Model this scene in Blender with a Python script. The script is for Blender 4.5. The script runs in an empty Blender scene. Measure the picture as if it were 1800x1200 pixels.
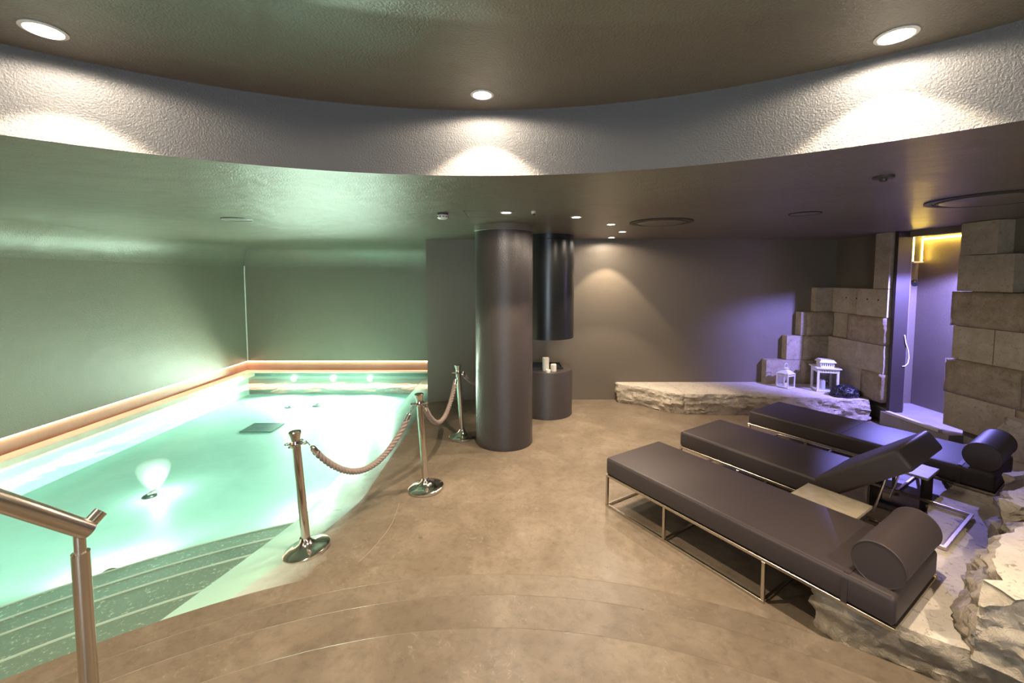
import bpy, bmesh, math, random
from mathutils import Vector, Matrix, noise
random.seed(7)
R = math.radians
scene = bpy.context.scene
col = scene.collection

# ------------------------------------------------------------------ camera, world, exposure
PITCH = R(3.6); FPX = 740.0; HORIZON = 488.0; EYE = 2.10
cam_d = bpy.data.cameras.new('camera'); cam = bpy.data.objects.new('camera', cam_d); col.objects.link(cam)
cam_d.sensor_width = 36.0; cam_d.lens = 36.0*FPX/1800.0
cam.location = (0, 0, EYE); cam.rotation_euler = (math.pi/2-PITCH, 0, 0)
cam_d.shift_y = -((600.0-(HORIZON+FPX*math.tan(PITCH)))/1800.0)
cam_d.clip_start = 0.05
scene.camera = cam
w = bpy.data.worlds.new('world'); scene.world = w; w.use_nodes = True
w.node_tree.nodes['Background'].inputs[0].default_value = (0.02, 0.02, 0.02, 1)
w.node_tree.nodes['Background'].inputs[1].default_value = 0.0
scene.view_settings.view_transform = 'Standard'
scene.view_settings.look = 'None'
scene.view_settings.gamma = 1.0
scene.view_settings.use_curve_mapping = False
scene.view_settings.exposure = 1.72
try:
    scene.cycles.sample_clamp_indirect = 6.0
    scene.cycles.max_bounces = 10
    scene.cycles.transparent_max_bounces = 16
    scene.cycles.blur_glossy = 0.6
except Exception:
    pass

WARM = (1.0, 0.80, 0.58)
SPILL = .23; WARM_SPILL = (1.0, .84, .66)
DAY = 4.4
LAMP_W = 46.0          # small ceiling downlights
RECESS_W = 64.0        # downlights of the round recess
POOL_W = 70.0
POOL_COL = (0.76, 1.0, 0.80)
PURPLE = (0.28, 0.26, 1.0)

# ------------------------------------------------------------------ materials
def node(nt, t, **kw):
    n = nt.nodes.new(t)
    for k, v in kw.items(): setattr(n, k, v)
    return n
def ramp(nt, fac, stops):
    r = node(nt, 'ShaderNodeValToRGB'); cr = r.color_ramp
    while len(cr.elements) > 1: cr.elements.remove(cr.elements[-1])
    cr.elements[0].position = stops[0][0]; cr.elements[0].color = (*stops[0][1], 1)
    for p, c in stops[1:]:
        e = cr.elements.new(p); e.color = (*c, 1)
    nt.links.new(fac, r.inputs[0]); return r.outputs[0]
def noise_tex(nt, scale, detail=4, rough=0.55, vec=None, dist=0.0):
    n = node(nt, 'ShaderNodeTexNoise'); n.inputs['Scale'].default_value = scale
    n.inputs['Detail'].default_value = detail; n.inputs['Roughness'].default_value = rough
    n.inputs['Distortion'].default_value = dist
    if vec: nt.links.new(vec, n.inputs['Vector'])
    return n.outputs['Fac']
def mat(name, color, rough=0.5, metal=0.0, var=None, bumps=(), spec=0.5, coord='Object', emit=None, estr=0.0, coat=0.0, rvar=None):
    m = bpy.data.materials.new(name); m.use_nodes = True; nt = m.node_tree
    b = nt.nodes['Principled BSDF']
    b.inputs['Base Color'].default_value = (*color, 1); b.inputs['Roughness'].default_value = rough
    b.inputs['Metallic'].default_value = metal; b.inputs['Specular IOR Level'].default_value = spec
    b.inputs['Coat Weight'].default_value = coat; b.inputs['Coat Roughness'].default_value = 0.12
    tc = node(nt, 'ShaderNodeTexCoord'); vec = tc.outputs[coord]
    if coord == 'World':
        pass
    if var:
        scale, stops = var
        nt.links.new(ramp(nt, noise_tex(nt, scale, 6, 0.6, vec, 0.4), stops), b.inputs['Base Color'])
    if rvar:
        scale, lo, hi = rvar
        mr = node(nt, 'ShaderNodeMapRange'); mr.inputs[1].default_value = .3; mr.inputs[2].default_value = .7
        mr.inputs[3].default_value = lo; mr.inputs[4].default_value = hi
        nt.links.new(noise_tex(nt, scale, 4, 0.6, vec), mr.inputs[0]); nt.links.new(mr.outputs[0], b.inputs['Roughness'])
    prev = None
    for scale, strength, dist in bumps:
        bp = node(nt, 'ShaderNodeBump'); bp.inputs['Strength'].default_value = strength; bp.inputs['Distance'].default_value = dist
        nt.links.new(noise_tex(nt, scale, 3, 0.55, vec), bp.inputs['Height'])
        if prev: nt.links.new(prev, bp.inputs['Normal'])
        prev = bp.outputs[0]
    if prev: nt.links.new(prev, b.inputs['Normal'])
    if emit:
        b.inputs['Emission Color'].default_value = (*emit, 1); b.inputs['Emission Strength'].default_value = estr
    return m

M = {}
M['wall'] = mat('wall_paint', (.165, .138, .106), .42, bumps=((1.3, .25, .05), (70, .6, .006)), spec=.45)
M['ceiling'] = mat('ceiling_paint', (.16, .138, .108), .30, bumps=((1.6, .5, .06), (85, .6, .007)), spec=.5)
M['fascia'] = mat('fascia_paint', (.105, .104, .104), .46, bumps=((110, .8, .007),), spec=.42)
M['column'] = mat('column_paint', (.050, .042, .040), .30, bumps=((75, .7, .006),), spec=.55)
M['black_metal'] = mat('black_metal', (.016, .017, .018), .28, spec=.5, bumps=((30, .05, .002),))
M['black_plastic'] = mat('black_plastic_film', (.012, .013, .016), .25, bumps=((35, .8, .02),))
M['chrome'] = mat('polished_steel', (.66, .62, .57), .13, 1.0, rvar=(60, .10, .17))
M['brushed'] = mat('brushed_steel', (.56, .51, .44), .27, 1.0)
M['leather'] = mat('dark_leatherette', (.046, .035, .036), .52, bumps=((220, .25, .002),), spec=.42)
M['rope'] = mat('rope_fibre', (.30, .235, .20), .8, bumps=((160, .5, .003),))
M['white_metal'] = mat('white_enamel', (.75, .74, .72), .4, bumps=((60, .05, .001),))
M['wax'] = mat('candle_wax', (.78, .74, .66), .5, bumps=((40, .1, .002),))
M['wick'] = mat('candle_wick', (.03, .025, .02), .9)
M['white_plastic'] = mat('white_plastic', (.75, .75, .73), .4)
M['dark_plastic'] = mat('dark_grille', (.045, .042, .036), .5)
M['glass_grey'] = mat('grate_grey', (.06, .10, .10), .4)
M['table'] = mat('table_laminate', (.36, .31, .23), .5, var=(9, [(.3, (.30, .255, .185)), (.7, (.42, .36, .27))]))
M['marble'] = mat('pale_marble', (.6, .57, .55), .35, var=(6, [(.3, (.5, .47, .45)), (.7, (.68, .65, .62))]))
M['dull_marble'] = mat('dull_marble', (.27, .25, .24), .5, var=(6, [(.3, (.24, .22, .21)), (.7, (.30, .28, .27))]))
M['post'] = mat('post_paint', (.036, .027, .023), .5, bumps=((90, .3, .003),))
M['pool'] = mat('pool_lining', (.43, .62, .57), .5, var=(1.6, [(.3, (.39, .575, .525)), (.7, (.47, .67, .615))]), bumps=((14, .1, .01),))
M['pool_step'] = mat('pool_step_lining', (.24, .30, .25), .5, var=(38, [(.50, (.22, .28, .235)), (.60, (.25, .31, .26)), (.68, (.55, .62, .56))]), bumps=((60, .2, .003),))
M['pool_dark'] = mat('pool_end_unlit', (.10, .14, .125), .5, bumps=((20, .1, .01),))  # the end wall's lack of light put into a darker lining colour
M['nosing'] = mat('step_nosing', (.62, .68, .62), .4, bumps=((60, .1, .002),))
M['niche'] = mat('niche_panel', (.27, .20, .15), .5, var=(5, [(.3, (.25, .185, .135)), (.7, (.29, .22, .165))]))
M['ledge'] = mat('ledge_stone', (.72, .60, .50), .5, var=(5, [(.3, (.66, .55, .45)), (.7, (.76, .64, .54))]))

def floor_mat(dark=1.0, name='resin_floor'):
    m = bpy.data.materials.new(name); m.use_nodes = True; nt = m.node_tree; b = nt.nodes['Principled BSDF']
    tc = node(nt, 'ShaderNodeTexCoord'); v = tc.outputs['Object']
    def sc(c): return tuple(x*dark for x in c)
    c1 = ramp(nt, noise_tex(nt, 2.4, 9, .68, v, .5), [(.30, sc((.168, .130, .092))), (.5, sc((.198, .155, .112))), (.72, sc((.27, .218, .163)))])
    fine = ramp(nt, noise_tex(nt, 17, 9, .72, v, .3), [(.36, (.80, .80, .80)), (.52, (1, 1, 1)), (.66, (1.0, 1.0, 1.0))])
    mm = node(nt, 'ShaderNodeMixRGB', blend_type='MULTIPLY'); mm.inputs[0].default_value = 1; nt.links.new(c1, mm.inputs[1]); nt.links.new(fine, mm.inputs[2])
    sp = ramp(nt, noise_tex(nt, 34, 8, .75, v, .6), [(.56, (0, 0, 0)), (.68, (1, 1, 1))])
    big = ramp(nt, noise_tex(nt, 2.1, 6, .65, v), [(.46, (0, 0, 0)), (.62, (.62, .62, .62))])
    mul = node(nt, 'ShaderNodeMath', operation='MULTIPLY'); nt.links.new(sp, mul.inputs[0]); nt.links.new(big, mul.inputs[1])
    mx = node(nt, 'ShaderNodeMixRGB'); nt.links.new(mul.outputs[0], mx.inputs[0]); nt.links.new(mm.outputs[0], mx.inputs[1]); mx.inputs[2].default_value = (*sc((.42, .355, .28)), 1)
    nt.links.new(mx.outputs[0], b.inputs['Base Color'])
    mr = node(nt, 'ShaderNodeMapRange'); mr.inputs[1].default_value = .3; mr.inputs[2].default_value = .7; mr.inputs[3].default_value = .26; mr.inputs[4].default_value = .46
    nt.links.new(noise_tex(nt, 5, 5, .6, v), mr.inputs[0]); nt.links.new(mr.outputs[0], b.inputs['Roughness'])
    bp = node(nt, 'ShaderNodeBump'); bp.inputs['Strength'].default_value = .15; bp.inputs['Distance'].default_value = .004
    nt.links.new(noise_tex(nt, 90, 3, .6, v), bp.inputs['Height']); nt.links.new(bp.outputs[0], b.inputs['Normal'])
    return m
M['step'] = floor_mat(.88, 'step_resin')
M['floor'] = floor_mat()
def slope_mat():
    # floor resin; the pool's glow on the rim painted in as a pale tint
    m = floor_mat(); m.name = 'resin_to_pool_glow'; nt = m.node_tree; b = nt.nodes['Principled BSDF']
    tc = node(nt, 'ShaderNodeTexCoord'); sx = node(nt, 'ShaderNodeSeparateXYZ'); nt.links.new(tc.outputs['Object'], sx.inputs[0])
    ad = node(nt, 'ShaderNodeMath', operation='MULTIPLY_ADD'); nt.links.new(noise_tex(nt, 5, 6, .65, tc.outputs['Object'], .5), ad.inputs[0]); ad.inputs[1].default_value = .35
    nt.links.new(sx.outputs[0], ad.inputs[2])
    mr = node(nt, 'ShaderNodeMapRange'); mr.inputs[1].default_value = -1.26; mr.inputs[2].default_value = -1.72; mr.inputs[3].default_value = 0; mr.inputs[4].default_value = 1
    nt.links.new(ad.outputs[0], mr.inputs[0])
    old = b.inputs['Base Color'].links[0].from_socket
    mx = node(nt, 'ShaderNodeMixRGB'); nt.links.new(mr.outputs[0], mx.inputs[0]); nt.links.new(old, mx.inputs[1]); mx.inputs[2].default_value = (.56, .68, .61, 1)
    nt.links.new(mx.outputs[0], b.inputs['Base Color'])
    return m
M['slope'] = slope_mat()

def stone_mat(name, a, b_, c, pores=True, rough_scale=10, bump=.6):
    m = bpy.data.materials.new(name); m.use_nodes = True; nt = m.node_tree; b = nt.nodes['Principled BSDF']
    b.inputs['Roughness'].default_value = .8; b.inputs['Specular IOR Level'].default_value = .25
    tc = node(nt, 'ShaderNodeTexCoord'); v = tc.outputs['Object']
    c1 = ramp(nt, noise_tex(nt, rough_scale, 7, .65, v, .5), [(.3, a), (.55, b_), (.8, c)])
    if pores:
        p = ramp(nt, noise_tex(nt, rough_scale*5.5, 4, .7, v, 1.2), [(.33, (.35, .33, .3)), (.43, (1, 1, 1))])
        mx = node(nt, 'ShaderNodeMixRGB', blend_type='MULTIPLY'); mx.inputs[0].default_value = .8
        nt.links.new(c1, mx.inputs[1]); nt.links.new(p, mx.inputs[2]); c1 = mx.outputs[0]
    nt.links.new(c1, b.inputs['Base Color'])
    b1 = node(nt, 'ShaderNodeBump'); b1.inputs['Strength'].default_value = bump; b1.inputs['Distance'].default_value = .035
    nt.links.new(noise_tex(nt, rough_scale*3.2, 9, .7, v, 1.0), b1.inputs['Height'])
    nt.links.new(b1.outputs[0], b.inputs['Normal'])
    return m
M['rock'] = stone_mat('rough_limestone', (.48, .41, .32), (.66, .58, .47), (.76, .69, .58), False, 7, 1.0)
M['rock_top'] = stone_mat('sawn_limestone', (.54, .48, .41), (.65, .59, .51), (.71, .65, .57), True, 4, .08)
M['block'] = stone_mat('stone_block_rough', (.23, .18, .115), (.345, .275, .19), (.44, .36, .255), True, 9, .5)
M['block_s'] = stone_mat('stone_block_sawn', (.31, .258, .185), (.39, .325, .24), (.46, .39, .295), True, 7, .15)

def emit_mat(name, colr, strength):
    m = bpy.data.materials.new(name); m.use_nodes = True; nt = m.node_tree
    nt.nodes.remove(nt.nodes['Principled BSDF'])
    e = node(nt, 'ShaderNodeEmission'); e.inputs[0].default_value = (*colr, 1); e.inputs[1].default_value = strength
    nt.links.new(e.outputs[0], nt.nodes['Material Output'].inputs[0]); return m
M['lamp'] = emit_mat('lamp_lens', (1, .9, .75), 30)
M['pool_lamp'] = emit_mat('pool_lamp_lens', (1, .97, .85), 30)
M['led_pink'] = emit_mat('led_strip_peach', (1.0, .47, .30), 9.5)
M['led_yellow'] = emit_mat('led_strip_yellow', (1.0, .66, .10), 13)

def plume_mat():
    m = bpy.data.materials.new('bubble_plume'); m.use_nodes = True; nt = m.node_tree
    nt.nodes.remove(nt.nodes['Principled BSDF'])
    vs_ = node(nt, 'ShaderNodeVolumeScatter'); vs_.inputs['Color'].default_value = (.95, 1, 1, 1); vs_.inputs['Density'].default_value = 1.5
    nt.links.new(vs_.outputs[0], nt.nodes['Material Output'].inputs['Volume']); return m
M['plume'] = plume_mat()
M['daylight'] = emit_mat('lobby_daylight_pane', (.72, .86, 1.0), DAY)
def water_mat():
    m = bpy.data.materials.new('pool_water'); m.use_nodes = True; nt = m.node_tree
    nt.nodes.remove(nt.nodes['Principled BSDF'])
    tr = node(nt, 'ShaderNodeBsdfTransparent'); tr.inputs[0].default_value = (.88, .97, .94, 1)
    gl = node(nt, 'ShaderNodeBsdfGlossy'); gl.inputs['Roughness'].default_value = .05; gl.inputs[0].default_value = (.9, .95, .95, 1)
    fr = node(nt, 'ShaderNodeFresnel'); fr.inputs[0].default_value = 1.33
    tc = node(nt, 'ShaderNodeTexCoord')
    mp = node(nt, 'ShaderNodeMapping'); mp.inputs['Scale'].default_value = (1, 1, 1); nt.links.new(tc.outputs['Object'], mp.inputs[0])
    bp = node(nt, 'ShaderNodeBump'); bp.inputs['Strength'].default_value = .18; bp.inputs['Distance'].default_value = .03
    nt.links.new(noise_tex(nt, 3.4, 5, .6, mp.outputs[0], .8), bp.inputs['Height'])
    nt.links.new(bp.outputs[0], gl.inputs['Normal']); nt.links.new(bp.outputs[0], fr.inputs['Normal'])
    mx = node(nt, 'ShaderNodeMixShader'); nt.links.new(fr.outputs[0], mx.inputs[0]); nt.links.new(tr.outputs[0], mx.inputs[1]); nt.links.new(gl.outputs[0], mx.inputs[2])
    nt.links.new(mx.outputs[0], nt.nodes['Material Output'].inputs[0]); return m
M['water'] = water_mat()
def glass_mat():
    m = bpy.data.materials.new('lantern_glass'); m.use_nodes = True; nt = m.node_tree
    nt.nodes.remove(nt.nodes['Principled BSDF'])
    tr = node(nt, 'ShaderNodeBsdfTransparent'); tr.inputs[0].default_value = (.93, .94, .95, 1)
    gl = node(nt, 'ShaderNodeBsdfGlossy'); gl.inputs['Roughness'].default_value = .05
    mx = node(nt, 'ShaderNodeMixShader'); mx.inputs[0].default_value = .08
    nt.links.new(tr.outputs[0], mx.inputs[1]); nt.links.new(gl.outputs[0], mx.inputs[2])
    nt.links.new(mx.outputs[0], nt.nodes['Material Output'].inputs[0]); return m
M['glass'] = glass_mat()

# ------------------------------------------------------------------ mesh helpers
class MB:
    def __init__(s): s.v = []; s.f = []; s.m = []
    def add(s, vs, fs, mi=0):
        o = len(s.v); s.v += [tuple(v) for v in vs]; s.f += [tuple(i+o for i in f) for f in fs]; s.m += [mi]*len(fs); return s
    def box(s, x0, x1, y0, y1, z0, z1):
        return s.add([(x0,y0,z0),(x1,y0,z0),(x1,y1,z0),(x0,y1,z0),(x0,y0,z1),(x1,y0,z1),(x1,y1,z1),(x0,y1,z1)],
                     [(0,3,2,1),(4,5,6,7),(0,1,5,4),(1,2,6,5),(2,3,7,6),(3,0,4,7)])
    def lathe(s, prof, c=(0,0), n=32, cap=True):
        vs = []; fs = []; k = len(prof)
        for i in range(n):
            a = 2*math.pi*i/n
            for r, z in prof: vs.append((c[0]+r*math.cos(a), c[1]+r*math.sin(a), z))
        for i in range(n):
            j = (i+1) % n
            for q in range(k-1): fs.append((i*k+q, j*k+q, j*k+q+1, i*k+q+1))
        if cap:
            fs.append(tuple(i*k+k-1 for i in range(n))); fs.append(tuple(i*k for i in reversed(range(n))))
        return s.add(vs, fs)
    def tube(s, path, r, n=8, cap=True, closed=False):
        P = [Vector(p) for p in path]; vs = []; fs = []; m = len(P)
        rr = r if isinstance(r, (list, tuple)) else [r]*m
        up = Vector((0,0,1)); prev = None
        for i, p in enumerate(P):
            if closed: t = (P[(i+1) % m]-P[i-1]).normalized()
            else: t = (P[min(i+1, m-1)]-P[max(i-1, 0)]).normalized()
            if prev is None:
                a = up if abs(t.z) < .9 else Vector((1,0,0)); u = t.cross(a).normalized()
            else:
                u = (prev-t*prev.dot(t)).normalized()
            prev = u; v = t.cross(u)
            for k in range(n):
                an = 2*math.pi*k/n; vs.append(p+(u*math.cos(an)+v*math.sin(an))*rr[i])
        for i in range(m if closed else m-1):
            j = (i+1) % m
            for k in range(n):
                l = (k+1) % n; fs.append((i*n+k, i*n+l, j*n+l, j*n+k))
        if cap and not closed:
            fs.append(tuple(reversed(range(n)))); fs.append(tuple((m-1)*n+k for k in range(n)))
        return s.add(vs, fs)
    def prism(s, poly, z0, z1):
        n = len(poly)
        return s.add([(x,y,z0) for x,y in poly]+[(x,y,z1) for x,y in poly],
                     [tuple(reversed(range(n))), tuple(range(n,2*n))]+[(i,(i+1)%n,n+(i+1)%n,n+i) for i in range(n)])
    def build(s, name, material, parent=None, smooth=False, bevel=0, seg=2, loc=None):
        me = bpy.data.meshes.new(name); me.from_pydata(s.v, [], s.f)
        mats = material if isinstance(material, (list, tuple)) else [material]
        for mm in mats: me.materials.append(mm)
        for i, p in enumerate(me.polygons): p.material_index = s.m[i]
        bm = bmesh.new(); bm.from_mesh(me)
        if bevel:
            bmesh.ops.bevel(bm, geom=[e for e in bm.edges if len(e.link_faces) == 2 and e.calc_face_angle(0) > .6], offset=bevel, segments=seg, profile=.5, affect='EDGES', clamp_overlap=True)
        bmesh.ops.recalc_face_normals(bm, faces=bm.faces)
        bm.to_mesh(me); bm.free()
        if smooth:
            for p in me.polygons: p.use_smooth = True
            if smooth != 'all':
                try: me.set_sharp_from_angle(angle=R(35))
                except Exception: pass
        o = bpy.data.objects.new(name, me); col.objects.link(o)
        if parent: o.parent = parent
        if loc: o.location = loc
        return o
def tag(o, label=None, cat=None, group=None, kind=None):
    if label: o['label'] = label
    if cat: o['category'] = cat
    if group: o['group'] = group
    if kind: o['kind'] = kind
    return o
def thing(name, label, cat, loc=(0,0,0), rot=(0,0,0), group=None):
    o = bpy.data.objects.new(name, None); col.objects.link(o); o.empty_display_size = .1
    o.location = loc; o.rotation_euler = rot; return tag(o, label, cat, group)
def struct(o, label=None):
    o['kind'] = 'structure'
    if label: o['label'] = label
    return o
def spot(name, parent, loc, direction, watts, color, angle, blend=.3, size=.03):
    l = bpy.data.lights.new(name, 'SPOT'); l.energy = watts; l.color = color; l.spot_size = R(angle); l.spot_blend = blend; l.shadow_soft_size = size
    o = bpy.data.objects.new(name, l); col.objects.link(o)
    o.location = loc; o.rotation_euler = Vector(direction).to_track_quat('-Z', 'Y').to_euler()
    if parent: o.parent = parent
    return o
def arc(c, r, a0, a1, n):
    return [(c[0]+r*math.cos(R(a0+(a1-a0)*i/n)), c[1]+r*math.sin(R(a0+(a1-a0)*i/n))) for i in range(n+1)]

# ------------------------------------------------------------------ plan
XL, XR, YB, YP, XA, YN = -5.94, 5.50, 7.158, 9.36, -1.454, -4.2
ZC, ZU = 2.742, 3.141
CS = (-.09, -.85)      # centre of the stairs and pool steps
CF = (-.20, -.56)      # centre of the ceiling recess
RF = 3.265
ZW = -.062             # water level
ZP = -.52              # pool floor
RE = 3.90              # outer edge of the flat ring at the stairs foot

# floor --------------------------------------------------------------
def xe(y):             # rim of the pool where the slope drops off
    return -2.02 if y > 4.0 else -2.02-.27*((4.0-y)/1.57)**1.2
XS = -.30
def rim_z(y): return -(.085+.115*min(1, max(0, (y-2.4)/1.6)))
def slope_z(x, y):
    e = xe(y); u = min(1, max(0, (XS-x)/(XS-e))); return rim_z(y)*u**3
fb = MB()
fb.add([(XS, YN, 0), (XR+.1, YN, 0), (XR+.1, YB+.05, 0), (XS, YB+.05, 0)], [(0,1,2,3)])
a_s = math.degrees(math.acos((XS-CS[0])/RE))
pts = arc(CS, RE, a_s, 188, 60)
fb.add([(XS, CS[1], 0)]+[(x, y, 0) for x, y in pts]+[(XS, pts[-1][1], 0)], [tuple([0]+list(range(1, len(pts)+2)))])
# riser at the ring edge
fb.add([(x, y, 0) for x, y in pts]+[(x, y, ZP) for x, y in pts], [(i, i+1, len(pts)+i+1, len(pts)+i) for i in range(len(pts)-1)])
fb.box(XL, XS, YN, pts[-1][1], ZP, 0)
floor = struct(fb.build('floor', M['floor']), 'brown mottled resin floor')
sb = MB(); NS, NT = 40, 70; vs = []; fs = []
for j in range(NT+1):
    t = j/NT
    for i in range(NS+1):
        s_ = i/NS; y = 3.0
        for _ in range(12):
            x = xe(y)+(XS-xe(y))*s_
            y0 = CS[1]+math.sqrt(max(.01, RE**2-(x-CS[0])**2)); y = y0
        yend = YP if s_ <= .33 else YB+.05
        y = y0+(yend-y0)*(t**1.1); x = xe(y)+(XS-xe(y))*s_
        if s_ <= .33 and x > XA-.002 and y > YB: x = x
        vs.append((x, y, rim_z(y)*(1-s_)**3))
for j in range(NT):
    for i in range(NS):
        a = j*(NS+1)+i; fs.append((a, a+1, a+NS+2, a+NS+1))
sb.add(vs, fs)
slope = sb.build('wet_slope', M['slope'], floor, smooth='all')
kb = MB(); ys = [2.45+(YP-2.45)*i/60 for i in range(61)]
kb.add([(xe(y), y, rim_z(y)) for y in ys]+[(xe(y)+.02, y, ZP) for y in ys], [(i, i+1, 62+i, 61+i) for i in range(60)])
pool = struct(MB().add([(XL-.2, YN, ZP), (XA, YN, ZP), (XA, YP, ZP), (XL-.2, YP, ZP)], [(0,1,2,3)]).build('pool_basin', M['pool']), 'pale pool basin under turquoise water')
kb.build('pool_side', M['pool'], pool)
MB().box(XL-.2, XL+.02, YN, YP+.2, ZP, 0.0).build('pool_side', M['pool'], pool)
MB().box(XL, XA, YP-.02, YP+.2, ZP, 0.0).build('pool_side', M['pool_dark'], pool)

# pool steps, concentric with the stairs
RS = [3.90, 4.33, 4.78, 5.13, 5.50]; ZS = [-.16, -.25, -.34, -.43]
for k in range(4):
    r0, r1, z = RS[k], RS[k+1], ZS[k]; n = 60
    a0 = 100
    def clip(a):       # start of the step at the rim of the slope
        return a
    st = MB(); A = [a0+(190-a0)*i/n for i in range(n+1)]
    P0 = [(CS[0]+r0*math.cos(R(a)), CS[1]+r0*math.sin(R(a))) for a in A]
    P1 = [(CS[0]+r1*math.cos(R(a)), CS[1]+r1*math.sin(R(a))) for a in A]
    keep = [i for i in range(n+1) if P1[i][0] < xe(P1[i][1])+.06 and P0[i][0] > XL-.3]
    P0 = [P0[i] for i in keep]; P1 = [P1[i] for i in keep]; m = len(keep)
    st.add([(x,y,z) for x,y in P0]+[(x,y,z) for x,y in P1]+[(x,y,ZP-.01) for x,y in P1],
           [(i,i+1,m+i+1,m+i) for i in range(m-1)]+[(m+i,m+i+1,2*m+i+1,2*m+i) for i in range(m-1)])
    so = st.build('pool_step', M['pool_step'], pool)
    nb = MB().tube([(x, y, z+.002) for x, y in P1], .009, 6); nb.build('nosing', M['nosing'], so)

# stairs (three rings of steps)
for k, (r, z0, z1) in enumerate(((3.53, 0, .14), (3.17, .14, .28), (2.78, .28, .42))):
    p = arc(CS, r, -20, 200, 90)
    p = [q for q in p]+[(-r*.9, YN+.05), (r*.9, YN+.05)]
    p = [(max(-3.6, min(4.2, x)), y) for x, y in p]
    MB().prism(p, z0, z1).build('step', M['step'], floor, bevel=.008, seg=2)

# walls --------------------------------------------------------------
CR = .40               # radius of the cove over the pool
wl = struct(MB().box(XL-.2, XL, YN, YP+.2, .235, ZC).build('wall_left', M['wall']), 'matt wall along the pool')
wp = struct(MB().box(XL-.2, XA, YP, YP+.2, .235, ZC).build('wall_pool_end', M['wall']), 'end wall of the pool alcove')
wb = struct(MB().box(XA, XR+.6, YB, YP+.2, -.1, ZC).build('wall_back', M['wall']), 'dark brown back wall')
struct(MB().box(XL-.2, XR+.8, YN-.2, YN, -.1, ZU+.1).build('wall_rear', M['wall']), 'wall behind the stairs')
wr = MB(); wr.box(XR, XR+.10, 5.92, YB, -.1, ZC); wr.box(XR, XR+.10, YN, 5.03, -.1, ZC); wr.box(XR, XR+.10, 5.03, 6.02, 2.66, ZC)
wr = struct(wr.build('wall_right', M['wall']), 'dark right wall with a doorway and stone cladding')
al = MB(); al.box(6.08, 6.18, 3.4, 6.5, 0, ZC); al.box(XR+.1, 6.08, 6.32, 6.5, 0, ZC); al.box(XR+.1, 6.08, 3.3, 3.4, 0, ZC)
struct(al.build('wall_alcove', M['wall']), 'inner wall of the lit doorway passage')
struct(MB().box(XR-.02, 6.08, 3.4, 6.32, 0, .19).build('floor_alcove', M['dull_marble']), 'pale floor of the passage')
struct(MB().box(XR-.2, XR-.02, 5.0, 5.95, 0, .19).build('trim_1', M['dull_marble']), 'stone threshold slab')
struct(MB().box(5.27, 5.33, 5.1, 5.84, .19, .225).build('trim_2', M['marble'], bevel=.004), 'white marble door sill strip')
struct(MB().box(5.347, 5.540, 5.865, 5.915, 0, ZC).build('trim_3', M['post'], bevel=.004), 'brown door jamb post')

# glazed entrance door behind the stairs: cool daylight from the lobby
wd = MB()
for a in ((-.95, -.89, .42, 2.55), (.89, .95, .42, 2.55), (-.89, .89, 2.49, 2.55), (-.89, .89, .42, .48), (-.03, .03, .48, 2.49)): wd.box(a[0], a[1], YN, YN+.06, a[2], a[3])
wd = struct(wd.build('door_1', M['black_metal']), 'glazed double door behind the stairs')
for x0_, x1_ in ((-.89, -.03), (.03, .89)):
    MB().box(x0_, x1_, YN+.02, YN+.035, .48, 2.49).build('pane', M['daylight'], wd)

# niche with LED strip round the pool
nb = MB(); nb.box(XL-.2, XL-.05, YN, YP+.06, -.1, .235); nb.box(XL-.06, XA, YP+.05, YP+.2, -.1, .235)
struct(nb.build('trim_4', M['niche']), 'lit recessed band above the water')
nb = MB(); nb.box(XL-.05, XL+.16, YN, YP+.05, -.10, .02); nb.box(XL+.16, XA, YP-.10, YP+.05, -.02, .02)
struct(nb.build('trim_5', M['ledge'], bevel=.004), 'pale stone ledge at the water line')
led = thing('led_strip', 'glowing peach strip light under the wall around the pool', 'strip light')
MB().box(XL-.048, XL-.02, YN, YP+.05, .212, .234).build('light_run', M['led_pink'], led)
MB().box(XL-.02, XA, YP+.02, YP+.048, .212, .234).build('light_run', M['led_pink'], led)

# ceiling ------------------------------------------------------------
cb = MB(); n = 160
ci = [(CF[0]+RF*math.cos(2*math.pi*i/n), CF[1]+RF*math.sin(2*math.pi*i/n)) for i in range(n)]
x0, x1, y0, y1 = XL, XR+.7, YN, YP
def to_rect(p):
    dx, dy = p[0]-CF[0], p[1]-CF[1]; t = 1e9
    if dx > 1e-9: t = min(t, (x1-CF[0])/dx)
    if dx < -1e-9: t = min(t, (x0-CF[0])/dx)
    if dy > 1e-9: t = min(t, (y1-CF[1])/dy)
    if dy < -1e-9: t = min(t, (y0-CF[1])/dy)
    return (CF[0]+dx*t, CF[1]+dy*t)
# keep the rectangle corners: add their angles to the ring
ang = sorted([2*math.pi*i/n for i in range(n)]+[math.atan2(cy-CF[1], cx-CF[0]) % (2*math.pi) for cx in (x0, x1) for cy in (y0, y1)])
ci = [(CF[0]+RF*math.cos(a), CF[1]+RF*math.sin(a)) for a in ang]; co = [to_rect(p) for p in ci]; n = len(ci)
cb.add([(x,y,ZC) for x,y in ci]+[(x,y,ZC) for x,y in co], [(i,(i+1)%n,n+(i+1)%n,n+i) for i in range(n)])
# cove strips over the pool (left wall and end wall)
q = 10; prof = [(CR*(1-math.sin(R(90*i/q))), CR*(1-math.cos(R(90*i/q)))) for i in range(q+1)]
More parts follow.
